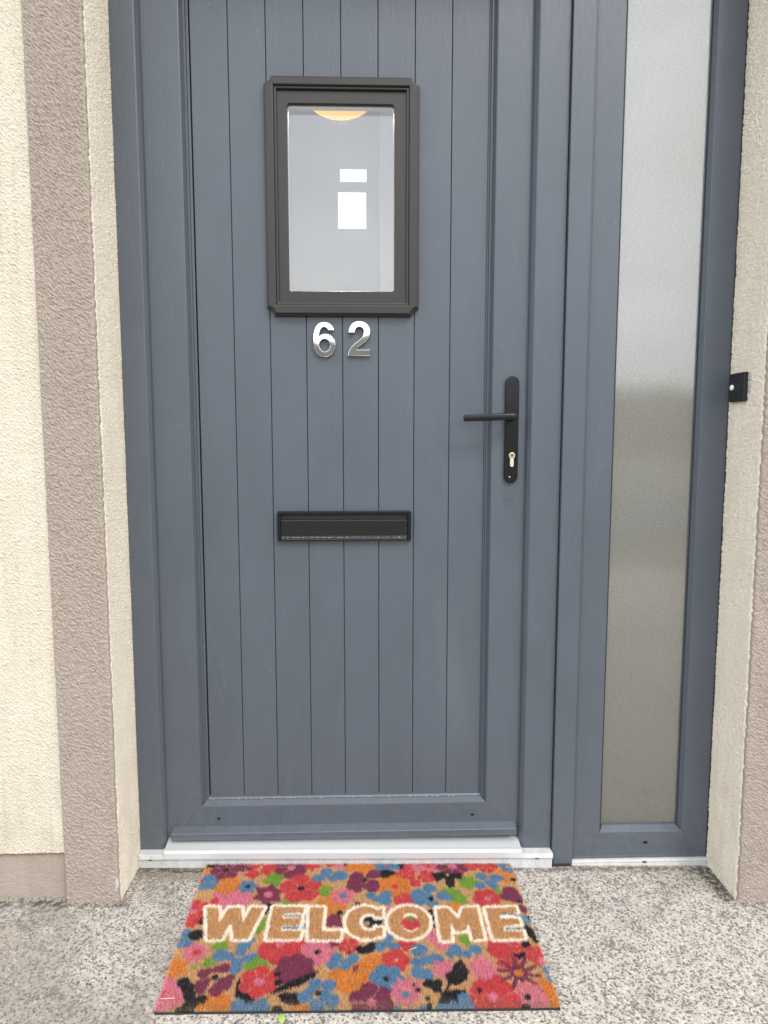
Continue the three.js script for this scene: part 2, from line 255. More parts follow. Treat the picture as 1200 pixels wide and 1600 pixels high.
{
  const wall = thing('house_wall', 'cream and taupe rendered house wall framing the grey door', 'wall');
  const XL = -0.5215, XR = 0.8165, BL = -0.633, BR = 0.93, ZB = 0.1795, ZC = 0.1695;
  mesh('cream_render', mergeGeometries([sheet([-0.95, ZC], [1, 0], [0, 1], 0.95 + BL + 0.004, 0.119, TOP, 0.0018, 'stipple', 1.7, 0.05, 0)]), creamPaint, wall, 'cream textured render left of the door');
  mesh('cream_render', sheet([BR - 0.004, ZC], [1, 0], [0, 1], 0.3, -0.06, TOP, 0.006, 'stipple', 1.9, 0.05, 1.4), creamPaint, wall);
  mesh('plinth', sheet([-0.95, 0.1605], [1, 0], [0, 1], 0.95 + BL + 0.004, -0.03, 0.126, 0.0027, 'stipple', 0.8, 0.05, 0.3), taupePaint, wall, 'taupe plinth at the foot of the wall');
  mesh('door_surround', sheet([BL, ZB], [1, 0], [0, 1], XL - 0.0004 - BL, -0.03, TOP, 0.0022, 'worm', 2.3, 0.008, 0.55), taupePaint, wall, 'taupe raised band left of the door');
  mesh('door_surround', sheet([XR + 0.0004, ZB], [1, 0], [0, 1], BR - XR - 0.0004, -0.06, TOP, 0.0022, 'worm', 2.2, 0.008, 1.1), taupePaint, wall, 'taupe raised band right of the door');
  mesh('reveal', sheet([XL, ZB - 0.006], [0, -1], [1, 0], 0.26, -0.03, TOP, 0.0022, 'stipple', 1.5, 0.002, 0.8, 0.007), liftedRevealPaint, wall, 'cream reveal left of the door, colour lifted against its shade');
  mesh('reveal', sheet([XR, ZB - 0.006], [0, -1], [-1, 0], 0.26, -0.06, TOP, 0.0022, 'worm', 1.7, 0.002, 1.3, 0.007), liftedRevealPaint, wall, 'cream reveal right of the door, colour lifted against its shade');
  mesh('reveal', box(XL, XR, TOP, TOP + 0.02, -0.08, ZB), liftedRevealPaint, wall);
  mesh('door_surround', box(BL, BR, TOP + 0.02, TOP + 0.13, 0.02, ZB), taupePaint, wall);
  mesh('masonry', mergeGeometries([box(-4, -0.95, -0.2, 5.2, -0.3, ZC), box(BR + 0.29, 4.2, -0.2, 5.2, -0.3, ZC), box(-0.95, BR + 0.29, TOP + 0.13, 5.2, -0.3, ZC), box(-0.95, XL - 0.03, -0.2, TOP + 0.13, -0.3, 0.118), box(XR + 0.03, BR + 0.29, -0.2, TOP + 0.13, -0.3, 0.118), box(XL - 0.03, XR + 0.03, TOP + 0.02, TOP + 0.13, -0.3, 0.02)]), creamPaint, wall);
  // flakes of old mortar and paint along the foot of the render
  const crumbs = [], r = seeded(31);
  for (let i = 0; i < 110; i++) {
    const onBand = r() < 0.35, x = onBand ? -0.633 + r() * 0.112 : -0.86 + r() * 0.225, z = (onBand ? 0.182 : 0.163) + r() * 0.009, s = 0.0014 + r() * 0.0028, cl = N2(x * 26, 3) > -0.25 ? 1 : 0.3;
    crumbs.push(new THREE.IcosahedronGeometry(s * cl, 0).scale(1.5, 0.7, 1).rotateY(r() * 6).translate(x, -0.02 * x + s * 0.3, z));
  }
  mesh('mortar_crumbs', mergeGeometries(crumbs), new THREE.MeshStandardMaterial({ name: 'old mortar', color: new THREE.Color(0.26, 0.23, 0.17), roughness: 0.95 }), wall).userData.kind = 'stuff';
  mesh('paint_chip', mergeGeometries([new THREE.SphereGeometry(0.005, 10, 8).scale(0.9, 2.4, 0.25).translate(XL - 0.004, 0.055, ZB + 0.0004), new THREE.SphereGeometry(0.004, 10, 8).scale(0.8, 1.8, 0.25).translate(XL - 0.0065, 0.043, ZB + 0.0004)]), new THREE.MeshStandardMaterial({ name: 'bare primer', color: new THREE.Color(0.44, 0.4, 0.41), roughness: 0.8 }), wall, 'pale chip in the corner of the taupe band');
  mesh('sealant', prism([[XR - 0.0035, 0.02], [XR + 0.004, 0.02], [XR + 0.004, 0.0425], [XR - 0.0035, 0.0405]], 'y', -0.02, TOP), rubber, wall, 'dark sealant joint beside the side window');
}

// ---------------------------------------------------------------- the hall behind the door
{
  const wallMat = new THREE.MeshStandardMaterial({ name: 'grey emulsion', color: new THREE.Color(0.68, 0.7, 0.715), roughness: 0.9 }), ceilMat = new THREE.MeshStandardMaterial({ name: 'white emulsion', color: new THREE.Color(0.8, 0.8, 0.79), roughness: 0.9 });
  const floorMat = new THREE.MeshStandardMaterial({ name: 'oak laminate', color: new THREE.Color(0.34, 0.21, 0.12), roughness: 0.5 });
  const x0 = -0.85, x1 = 1.15, zb = -4.6, zs = -1.5, w = [[-0.195, 0.04, 3.187, 3.305], [-0.214, 0.037, 2.801, 3.116]];
  structure('hall_floor', box(x0, x1, -0.1, 0.04, zb, -0.08), floorMat, 'brown hall floor behind the glass');
  structure('hall_ceiling', mergeGeometries([box(x0, x1, 2.42, 2.6, zs, -0.12), box(x0, x1, 4.5, 4.6, zb, zs)]), ceilMat, 'white hall ceiling behind the glass');
  const back = [box(x0, x1, -0.1, w[1][2], zb - 0.03, zb), box(x0, w[1][0], w[1][2], w[1][3], zb - 0.03, zb), box(w[1][1], x1, w[1][2], w[1][3], zb - 0.03, zb), box(x0, x1, w[1][3], w[0][2], zb - 0.03, zb), box(x0, w[0][0], w[0][2], w[0][3], zb - 0.03, zb), box(w[0][1], x1, w[0][2], w[0][3], zb - 0.03, zb), box(x0, x1, w[0][3], 4.6, zb - 0.03, zb)];
  structure('hall_wall', mergeGeometries([box(x0 - 0.1, x0, -0.1, 4.6, zb - 0.2, -0.3), box(x1, x1 + 0.1, -0.1, 4.6, zb - 0.2, -0.3), box(x0, x1, 2.6, 4.6, zs, zs + 0.1), ...back, box(0.14, x1, -0.1, 4.6, zb, -4.2), box(x0 - 0.1, -0.56, -0.1, 2.5, -0.5, -0.3), box(0.85, x1 + 0.1, -0.1, 2.5, -0.5, -0.3), box(-0.56, 0.85, 2.13, 2.5, -0.5, -0.3)]), wallMat, 'pale grey hall walls behind the glass');
  const hw = thing('hall_window', 'small bright landing window seen through the door glass', 'window', [0, 0, zb]);
  for (const [a, b, c, d] of w) {
    mesh('frame', mergeGeometries([member(a, b, c, d, [[0, -0.028], [0, -0.004], [0.006, -0.004], [0.006, -0.028]], 'left'), member(a, b, c, d, [[0, -0.028], [0, -0.004], [0.006, -0.004], [0.006, -0.028]], 'right'), member(a, b, c, d, [[0, -0.028], [0, -0.004], [0.006, -0.004], [0.006, -0.028]], 'top'), member(a, b, c, d, [[0, -0.028], [0, -0.004], [0.006, -0.004], [0.006, -0.028]], 'bottom')]), ceilMat, hw);
    mesh('pane', box(a + 0.004, b - 0.004, c + 0.004, d - 0.004, -0.014, -0.012), clearPane, hw);
  }
  const lamp = thing('ceiling_lamp', 'glowing warm dome lamp seen through the top of the door glass', 'lamp', [-0.087, 2.405, -1.28]);
  const dome = []; for (let i = 0; i <= 12; i++) { const a = (i / 12) * Math.PI / 2; dome.push(new THREE.Vector2(0.165 * Math.cos(a), -0.02 - 0.13 * Math.sin(a))); } dome[12].x = 0.0001;
  const glow = mesh('lamp_shade', new THREE.LatheGeometry(dome, 40), new THREE.MeshStandardMaterial({ name: 'lit opal lamp', color: new THREE.Color(0.6, 0.42, 0.2), emissive: new THREE.Color(1, 0.42, 0.05), emissiveIntensity: 0.55, roughness: 0.5, side: THREE.DoubleSide }), lamp); glow.castShadow = false;
  mesh('lamp_base', new THREE.CylinderGeometry(0.17, 0.17, 0.03, 40).translate(0, -0.005, 0), ceilMat, lamp);
  const bulb = new THREE.PointLight(new THREE.Color(1, 0.93, 0.82), 2.7, 0, 2); bulb.position.set(0, -0.08, 0); bulb.castShadow = true; bulb.shadow.radius = 4; lamp.add(bulb);
}

// ---------------------------------------------------------------- door frame: jambs, mullion, head, threshold
const HEAD = TOP - 0.002;
{
  const f = thing('door_frame', 'anthracite grey door frame on both sides of the front door', 'door_frame');
  mesh('jamb', prism([[-0.5195, -0.07], [-0.5195, 0.04], [-0.4712, 0.04], [-0.4688, 0.0388], [-0.4632, 0.0305], [-0.4622, 0.027], [-0.4622, -0.07]], 'y', 0.044, HEAD), paint, f);
  mesh('jamb', prism([[0.366, -0.07], [0.366, 0.027], [0.367, 0.0305], [0.3731, 0.0388], [0.3755, 0.04], [0.439, 0.04], [0.439, -0.07]], 'y', 0.0325, HEAD), paint, f);
  mesh('mullion', prism([[0.4412, 0.0], [0.4412, 0.0492], [0.4422, 0.0502], [0.4884, 0.0502], [0.4894, 0.0492], [0.4894, 0.0]], 'y', -0.0088, HEAD), paint, f, 'narrow post between the door and the side window');
  mesh('joint', box(0.439, 0.4412, 0.0, HEAD, -0.07, 0.0335), rubber, f);
  mesh('head', box(-0.4622, 0.366, 2.045, HEAD, -0.07, 0.036), paint, f);
  mesh('gasket', mergeGeometries([box(-0.4622, -0.4585, 0.06, 2.045, -0.06, 0.0), box(0.3635, 0.366, 0.06, 2.045, -0.06, 0.0)]), rubber, f);
  mesh('foot_gasket', mergeGeometries([new THREE.SphereGeometry(0.006, 10, 8).scale(0.8, 1.7, 0.6).translate(0.4398, 0.0005, 0.0535), new RoundedBoxGeometry(0.042, 0.006, 0.003, 2, 0.0012).translate(0.4645, -0.0062, 0.0512)]), rubber, f, 'black sealant at the foot of the post');
}
{
  const t = thing('door_threshold', 'silver aluminium threshold strip under the grey door, behind the mat', 'threshold');
  t.rotation.z = -0.015;
  mesh('tread', prism([[0.02, -0.06], [0.052, -0.06], [0.0525, 0.018], [0.0505, 0.03], [0.0470, 0.052], [0.0465, 0.0595], [0.0452, 0.0632], [0.042, 0.0648], [0.0285, 0.0652], [0.0285, 0.02], [0.02, 0.02]].map(([y, z]) => [y, z]), 'x', -0.461, 0.3655), aluminium, t);
  mesh('sill', prism([[-0.02, -0.06], [0.036, -0.06], [0.036, 0.0615], [0.0352, 0.0632], [0.0268, 0.0644], [0.0262, 0.0614], [0.0238, 0.0612], [0.0232, 0.0575], [-0.02, 0.0575]], 'x', -0.5205, 0.439), whitePlastic, t);
  for (const x of [-0.492, 0.402]) mesh('drain_hole', new RoundedBoxGeometry(0.009, 0.0042, 0.004, 2, 0.0016).translate(x, 0.0252, 0.0618), hollow, t);
}

// ---------------------------------------------------------------- side window
{
  const s = thing('side_window', 'tall narrow obscure glass window in a grey frame right of the door', 'window');
  const x0 = 0.4905, x1 = 0.8185, y0 = 0.0015, y1 = HEAD;
  const prof = [[0, 0.0], [0, 0.0388], [0.0012, 0.04], [0.0052, 0.04], [0.0056, 0.0396], [0.0060, 0.04], [0.0645, 0.04], [0.0658, 0.0392], [0.0705, 0.0262], [0.0708, 0.0235], [0.074, 0.0235], [0.074, 0.013]];
  const low = [[0, 0.0], [0, 0.0388], [0.0012, 0.04], [0.0052, 0.04], [0.0056, 0.0396], [0.0060, 0.04], [0.0645, 0.04], [0.0660, 0.0393], [0.0748, 0.0262], [0.0752, 0.0235], [0.078, 0.0235], [0.078, 0.013]];
  for (const [n, side] of [['stile', 'left'], ['stile', 'right'], ['bottom_rail', 'bottom'], ['top_rail', 'top']]) mesh(n, member(x0, x1, y0, y1, side === 'bottom' ? low : prof, side), paint, s);
    const sheetAt = (z) => quads([[[x0 + 0.07, y0 + 0.07, z], [x1 - 0.07, y0 + 0.07, z], [x1 - 0.07, y1 - 0.07, z], [x0 + 0.07, y1 - 0.07, z]]]);
  mesh('glass', sheetAt(0.0226), obscurePane, s, 'pebbled obscure glass');
  mesh('inner_glass', sheetAt(0.0185), frostedPane, s);
  mesh('gasket', mergeGeometries(['left', 'right', 'top'].map((d) => member(x0, x1, y0, y1, [[0.0708, 0.0236], [0.0708, 0.0256], [0.0728, 0.025], [0.0728, 0.0228]], d))), rubber, s);
  mesh('drain_hole', new THREE.CylinderGeometry(0.0042, 0.0042, 0.002, 16).scale(1.35, 1, 0.75).rotateX(Math.PI / 2).translate(0.6665, 0.04, 0.0402), hollow, s);
  const strip = mesh('sill_strip', prism([[-0.03, -0.05], [0.0, -0.05], [0.0, 0.047], [-0.001, 0.0478], [-0.0055, 0.0478], [-0.006, 0.0462], [-0.0068, 0.0462], [-0.0074, 0.0482], [-0.03, 0.0482]], 'x', 0.4882, 0.8185), whitePlastic, s, 'white strip under the side window');
  strip.position.y = y0 - 0.001;
  mesh('drain_hole', new RoundedBoxGeometry(0.009, 0.004, 0.004, 2, 0.0015).translate(0.663, y0 - 0.006, 0.0472), hollow, s);
}

// ---------------------------------------------------------------- the door
const door = thing('front_door', 'anthracite grey plank front door numbered 62 with a small glass', 'door');
{
  const x0 = -0.4666, x1 = 0.3724, y0 = 0.0515, y1 = 2.05;
  const prof = [[0, -0.05], [0, 0.0188], [0.0012, 0.02], [0.0815, 0.02], [0.0838, 0.0193], [0.0885, 0.0098], [0.0888, 0.0068], [0.0908, 0.0068], [0.0914, 0.0084], [0.0932, 0.0084], [0.0940, 0.0070], [0.0944, 0.001], [0.0985, -0.002], [0.0985, -0.04]];
  const low = [[0, -0.05], [0, 0.0188], [0.0012, 0.02], [0.0838, 0.02], [0.0852, 0.0196], [0.0925, 0.0075], [0.0932, 0.003], [0.0985, -0.002], [0.0985, -0.04]];
  mesh('stile', member(x0, x1, y0, y1, prof, 'left'), paint, door); mesh('stile', member(x0, x1, y0, y1, prof, 'right'), paint, door);
  const rail = mesh('bottom_rail', member(x0, x1, y0, y1, low, 'bottom'), paint, door); mesh('top_rail', member(x0, x1, y0, y1, prof, 'top'), paint, door);
  for (const x of [-0.3424, 0.2562]) mesh('drain_hole', new THREE.CylinderGeometry(0.003, 0.003, 0.0012, 14).scale(1.5, 1, 0.8).rotateX(Math.PI / 2).translate(x, 0.1055, 0.0202), hollow, rail);
  mesh('dust_line', mergeGeometries([...Array(70)].map((_, i) => { const x = -0.368 + 0.646 * Math.pow(rnd(), 1.3), r = 0.0005 + 0.0008 * rnd(); return new THREE.IcosahedronGeometry(r, 0).scale(2.2, 0.8, 0.8).translate(x, 0.1452 + 0.0005 * rnd(), 0.0035 + 0.002 * rnd()); })), new THREE.MeshStandardMaterial({ name: 'dust', color: new THREE.Color(0.36, 0.34, 0.3), roughness: 1 }), rail).userData.kind = 'stuff';
  mesh('drip_bar', prism([[0.0632, 0.0185], [0.0632, 0.0385], [0.0645, 0.040], [0.0792, 0.0412], [0.081, 0.0402], [0.0882, 0.0225], [0.0884, 0.0185]], 'x', -0.4485, 0.3572), paint, door, 'sloping drip bar across the foot of the door');
  // planks: the glass opening is cut out of those that it crosses
  const w = 0.08, g0 = -0.3653, hole = [-0.178, 0.086, 1.292, 1.732], bb = 0.1446, bt = 1.957;
  for (let i = 0; i < 8; i++) {
    const a = g0 + i * w, b = a + w, c = 0.0014, dz = 0.0003 * (rnd() - 0.5), pieces = [];
    const whole = (s, e) => prism([[a + 0.00025, -0.012], [a + 0.00025, -0.0024], [a + 0.0008, -0.0008], [a + c, dz], [b - c, dz], [b - 0.0008, -0.0008], [b - 0.00025, -0.0024], [b - 0.00025, -0.012]], 'y', s, e);
    if (b < hole[0] || a > hole[1]) pieces.push(whole(bb, bt));
    else {
      pieces.push(whole(bb, hole[2]), whole(hole[3], bt));
      if (a < hole[0] - 0.003) pieces.push(prism([[a + 0.00025, -0.012], [a + 0.00025, -0.0024], [a + 0.0008, -0.0008], [a + c, dz], [hole[0], dz], [hole[0], -0.012]], 'y', hole[2], hole[3]));
      if (b > hole[1] + 0.003) pieces.push(prism([[hole[1], -0.012], [hole[1], dz], [b - c, dz], [b - 0.0008, -0.0008], [b - 0.00025, -0.0024], [b - 0.00025, -0.012]], 'y', hole[2], hole[3]));
    }
    mesh('board', mergeGeometries(pieces), paint, door);
  }
  mesh('core', mergeGeometries([box(-0.39, hole[0], 0.12, 1.98, -0.045, -0.0125), box(hole[1], 0.3, 0.12, 1.98, -0.045, -0.0125), box(hole[0], hole[1], 0.12, hole[2], -0.045, -0.0125), box(hole[0], hole[1], hole[3], 1.98, -0.045, -0.0125)]), paintDark, door);

  // the small window
  const win = sub('door_window', door);
  const X0 = -0.2098, X1 = 0.1235, Y0 = 1.263, Y1 = 1.7615;
  function notched(P, d, k) {                                   // corners: small step, hollow curve, small step
    const a = X0 + d, b = X1 - d, c = Y0 + d, e = Y1 - d, s = 0.0024, n = k;
    const corner = (x, y, sx, sy, first) => {                   // from the side edge to the end edge or back
      const A = [x, y + sy * n], B = [x + sx * s, y + sy * n], Cc = [x + sx * n, y + sy * s], D = [x + sx * n, y], ctl = [x + sx * (n * 0.72), y + sy * (n * 0.72)];
      const q = first ? [A, B, Cc, D] : [D, Cc, B, A];
      P.lineTo(...q[0]); P.lineTo(...q[1]); P.quadraticCurveTo(...ctl, ...q[2]); P.lineTo(...q[3]);
    };
    P.moveTo(a, (c + e) / 2);
    corner(a, c, 1, 1, true); corner(b, c, -1, 1, false); corner(b, e, -1, -1, true); corner(a, e, 1, -1, false);
    P.closePath(); return P;
  }
  const s0 = [X0 + 0.0215, X1 - 0.0225, Y0 + 0.0225, Y1 - 0.0215], s1 = [s0[0] + 0.0056, s0[1] - 0.0056, s0[2] + 0.0056, s0[3] - 0.0056], gl = [-0.161, 0.0695, 1.317, 1.7075];
  const plate = (d, k, hole4, depth, bevel) => { const S = notched(new THREE.Shape(), d, k); S.holes.push(rectPath(new THREE.Path(), ...hole4, 0)); return shapeSolid(S, depth, bevel, 2, 8); };
  mesh('outer_frame', mergeGeometries([plate(0, 0.016, [s0[0] + 0.001, s0[1] - 0.001, s0[2] + 0.001, s0[3] - 0.001], 0.012, 0.0022), plate(0.0034, 0.0152, s0, 0.019, 0.0026)]), bronze, win, 'dark bronze frame with notched corners');
  const bead = rectPath(new THREE.Shape(), s0[0] - 0.001, s0[1] + 0.001, s0[2] - 0.001, s0[3] + 0.001, 0); bead.holes.push(rectPath(new THREE.Path(), ...s1, 0.001));
  mesh('bead', shapeSolid(bead, 0.0142, 0.002, 2), bronze, win);
  const inner = rectPath(new THREE.Shape(), s1[0] - 0.002, s1[1] + 0.002, s1[2] - 0.002, s1[3] + 0.002, 0); inner.holes.push(rectPath(new THREE.Path(), ...gl, 0.0065));
  mesh('inner_frame', shapeSolid(inner, 0.0085, 0.0016, 2).translate(0, 0, -0.001), bronze, win);
  const lining = rectPath(new THREE.Shape(), gl[0] - 0.012, gl[1] + 0.012, gl[2] - 0.012, gl[3] + 0.012, 0); lining.holes.push(rectPath(new THREE.Path(), gl[0] + 0.001, gl[1] - 0.001, gl[2] + 0.001, gl[3] - 0.001, 0.0065));
  mesh('lining', new THREE.ExtrudeGeometry(lining, { depth: 0.016, bevelEnabled: false }).translate(0, 0, -0.0215), new THREE.MeshStandardMaterial({ name: 'white lining', color: new THREE.Color(0.42, 0.42, 0.42), roughness: 0.5 }), win);
  const pane = (z) => [[gl[0] - 0.006, gl[2] - 0.006, z], [gl[1] + 0.006, gl[2] - 0.006, z], [gl[1] + 0.006, gl[3] + 0.006, z], [gl[0] - 0.006, gl[3] + 0.006, z]];
  mesh('glass', quads([pane(0.0005), pane(-0.0195)]), clearPane, win, 'small clear pane');

  // letterbox
  const lb = sub('letterbox', door), L = [-0.1955, 0.1085, 0.7615, 0.8305];
  const fr = rectPath(new THREE.Shape(), ...L, 0.0035); fr.holes.push(rectPath(new THREE.Path(), L[0] + 0.0075, L[1] - 0.0085, L[2] + 0.003, L[3] - 0.0085, 0.001));
  mesh('frame', shapeSolid(fr, 0.0125, 0.0022, 3), black, lb);
  const chipMap = dataTex(1024, 256, (x, y, c) => { const X = x / 1024 * 0.32, Y = y / 256 * 0.08, top = Math.exp(-(((Y - 0.0492) / 0.0013) ** 2)), end = Math.exp(-(((X - 0.0045) / 0.0013) ** 2)) + Math.exp(-(((X - 0.2935) / 0.0013) ** 2)), n = N2(X * 260, Y * 420) + 0.5 * N2(X * 900, Y * 900); const chip = smooth(n * 0.5 + 0.52 * Math.max(top, end * 0.75), 0.62, 0.8), v = lerp(0.011 + 0.003 * N2(X * 60, Y * 900), 0.42, chip); c[0] = toS(v); c[1] = toS(v * 0.98); c[2] = toS(v * 0.95); }, true);
  chipMap.repeat.set(1 / 0.32, 1 / 0.08); chipMap.offset.set(0.195 / 0.32, -0.762 / 0.08);
  const worn = new THREE.MeshPhysicalMaterial({ name: 'worn black metal', map: chipMap, roughness: 0.22, ior: 1.5, specularIntensity: 0.8 });
  mesh('flap', prism([[L[2] + 0.002, 0.0], [L[2] + 0.002, 0.0118], [L[2] + 0.0028, 0.0142], [L[2] + 0.0045, 0.0146], [L[2] + 0.0062, 0.0138], [L[2] + 0.0102, 0.0096], [L[2] + 0.0118, 0.0086], [L[2] + 0.043, 0.0082], [L[2] + 0.0465, 0.0086], [L[2] + 0.0484, 0.008], [L[2] + 0.0495, 0.0062], [L[2] + 0.0498, 0.0]], 'x', L[0] + 0.0088, L[1] - 0.0098), worn, lb, 'black flap with chipped edges');
  mesh('backplate', box(L[0] + 0.003, L[1] - 0.003, L[2] + 0.002, L[3] - 0.003, 0.0004, 0.0024), blackMatt, lb);

  // the numbers
  const six = new THREE.Shape(), u = 0.0494 / 385;              // drawn in units of the digit's own width
  const P6 = (x, y) => [(x - 100) * u, (745 - y) * u];
  six.moveTo(...P6(465, 296)); six.bezierCurveTo(...P6(448, 210), ...P6(380, 155), ...P6(285, 155)); six.bezierCurveTo(...P6(160, 155), ...P6(98, 275), ...P6(98, 465)); six.bezierCurveTo(...P6(98, 640), ...P6(165, 745), ...P6(292, 745));
  six.bezierCurveTo(...P6(400, 745), ...P6(485, 660), ...P6(485, 545)); six.bezierCurveTo(...P6(485, 430), ...P6(405, 352), ...P6(310, 352)); six.bezierCurveTo(...P6(262, 352), ...P6(225, 372), ...P6(203, 405)); six.bezierCurveTo(...P6(210, 300), ...P6(240, 243), ...P6(288, 243)); six.bezierCurveTo(...P6(322, 243), ...P6(345, 262), ...P6(356, 296)); six.closePath();
  const eye = new THREE.Path(); eye.absellipse(...P6(296, 548), 92 * u, 106 * u, 0, Math.PI * 2); six.holes.push(eye);
  const two = new THREE.Shape(), P2 = (x, y) => [(x - 680) * u, (722 - y) * u];
  two.moveTo(...P2(692, 328)); two.bezierCurveTo(...P2(700, 205), ...P2(770, 132), ...P2(880, 132)); two.bezierCurveTo(...P2(990, 132), ...P2(1070, 205), ...P2(1070, 312)); two.bezierCurveTo(...P2(1070, 410), ...P2(1020, 462), ...P2(945, 512)); two.bezierCurveTo(...P2(880, 552), ...P2(850, 580), ...P2(842, 612));
  two.lineTo(...P2(1072, 612)); two.lineTo(...P2(1072, 722)); two.lineTo(...P2(680, 722)); two.bezierCurveTo(...P2(690, 610), ...P2(745, 545), ...P2(840, 480)); two.bezierCurveTo(...P2(915, 428), ...P2(955, 385), ...P2(955, 312)); two.bezierCurveTo(...P2(955, 260), ...P2(925, 232), ...P2(880, 232)); two.bezierCurveTo(...P2(838, 232), ...P2(812, 262), ...P2(806, 328)); two.closePath();
  for (const [shape, x, y, label] of [[six, -0.1098, 1.1745, 'chrome figure 6'], [two, -0.0335, 1.1768, 'chrome figure 2']]) {
    const d = mesh('digit', shapeSolid(shape, 0.007, 0.0011, 3, 20), chrome, door, label); d.position.set(x, y, 0.0024); d.rotation.x = 0.044;
  }

  // the lever handle
  const h = sub('door_handle', door);
  const st = new THREE.Shape(), hw = 0.0151; st.absarc(0, 0.119 - hw, hw, 0, Math.PI); st.absarc(0, -0.119 + hw, hw, Math.PI, Math.PI * 2); st.closePath();
  mesh('backplate', shapeSolid(st, 0.0095, 0.0028, 4, 24).translate(0.332, 1.0132, 0.0202), black, h);
  mesh('neck', new THREE.CylinderGeometry(0.0085, 0.0105, 0.03, 24).rotateX(Math.PI / 2).translate(0.3295, 1.042, 0.044), black, h);
  const lev = [], ring = (x, y, z, ry, rz) => { const r = []; for (let i = 0; i < 20; i++) { const a = (i / 20) * Math.PI * 2, c = Math.cos(a), s = Math.sin(a), e = 0.62; r.push([x, y + Math.sign(s) * Math.abs(s) ** e * ry, z + Math.sign(c) * Math.abs(c) ** e * rz]); } return r; };
  const st2 = [[0.3365, 0.05], [0.335, 0.6], [0.331, 0.92], [0.324, 1], [0.30, 1], [0.26, 0.99], [0.235, 0.98], [0.2245, 0.96], [0.2205, 0.86], [0.2185, 0.62], [0.2178, 0.05]].map(([x, k]) => { const t = (0.3365 - x) / 0.119; return ring(x, 1.042 - 0.0042 * t, 0.063, 0.0077 * k, 0.0058 * k); });
  for (let i = 0; i + 1 < st2.length; i++) for (let k = 0; k < 20; k++) lev.push([st2[i][k], st2[i][(k + 1) % 20], st2[i + 1][(k + 1) % 20], st2[i + 1][k]]);
  const lg = quads(lev); lg.deleteAttribute('normal'); lg.deleteAttribute('uv');
  const lever = mesh('lever', smoothed(lg), black, h); lever.rotation.x = 0; 
  const cyl = new THREE.Shape(); cyl.absarc(0, 0, 0.0068, -0.94, Math.PI + 0.94); cyl.lineTo(-0.004, -0.0215); cyl.absarc(0, -0.0215, 0.004, Math.PI, Math.PI * 2); cyl.closePath();
  const lock = mesh('lock_cylinder', shapeSolid(cyl, 0.006, 0.0005, 2, 24).translate(0.3325, 0.9562, 0.0272), brass, h, 'brass coloured lock cylinder with a keyhole');
  mesh('plug', new THREE.CylinderGeometry(0.0048, 0.0048, 0.0012, 24).rotateX(Math.PI / 2).translate(0.3325, 0.9562, 0.0335), chrome, h);
  mesh('keyhole', new THREE.BoxGeometry(0.0014, 0.0062, 0.0012).translate(0.3325, 0.9568, 0.03375), hollow, h);
  for (const y of [1.1135, 0.9085]) mesh('screw', new THREE.CylinderGeometry(0.0017, 0.0017, 0.001, 12).rotateX(Math.PI / 2).translate(0.3285, y, 0.0299), y > 1 ? hollow : brass, h);
}
function smoothed(g) {                                          // shared vertices and smooth normals for a closed loft
  const p = g.attributes.position, key = new Map(), pos = [], idx = [];
  for (let i = 0; i < p.count; i++) { const k = [p.getX(i), p.getY(i), p.getZ(i)].map((v) => Math.round(v * 1e6)).join(); if (!key.has(k)) { key.set(k, pos.length / 3); pos.push(p.getX(i), p.getY(i), p.getZ(i)); } idx.push(key.get(k)); }
  const o = new THREE.BufferGeometry(); o.setAttribute('position', new THREE.Float32BufferAttribute(pos, 3)); o.setIndex(idx); o.computeVertexNormals(); return o;
}

// ---------------------------------------------------------------- doorbell on the right reveal
{
  const b = thing('doorbell', 'small black doorbell with white button on the right reveal', 'doorbell', [0.8165, 1.1035, 0.084]);
  const c = mesh('case', new RoundedBoxGeometry(0.0095, 0.0615, 0.058, 3, 0.0015).translate(-0.0048, 0, 0), blackMatt, b); c.rotation.x = 0.0;
  mesh('button', new THREE.SphereGeometry(0.0062, 20, 14).scale(0.6, 1, 1).translate(-0.0112, 0.0005, -0.0165), new THREE.MeshPhysicalMaterial({ name: 'white button', color: new THREE.Color(0.8, 0.8, 0.8), roughness: 0.3 }), b);
  const r = seeded(4), blobs = []; for (let i = 0; i < 26; i++) blobs.push(new THREE.SphereGeometry(0.0022 + 0.003 * r(), 8, 6).scale(0.28, 1.3, 0.8).translate(-0.0012, (r() - 0.5) * 0.05, 0.032 + 0.008 * r()));
  mesh('sealant', mergeGeometries(blobs), new THREE.MeshStandardMaterial({ name: 'grey sealant', color: new THREE.Color(0.4, 0.39, 0.37), roughness: 0.8 }), b, 'grey smear of old sealant beside the bell');
}

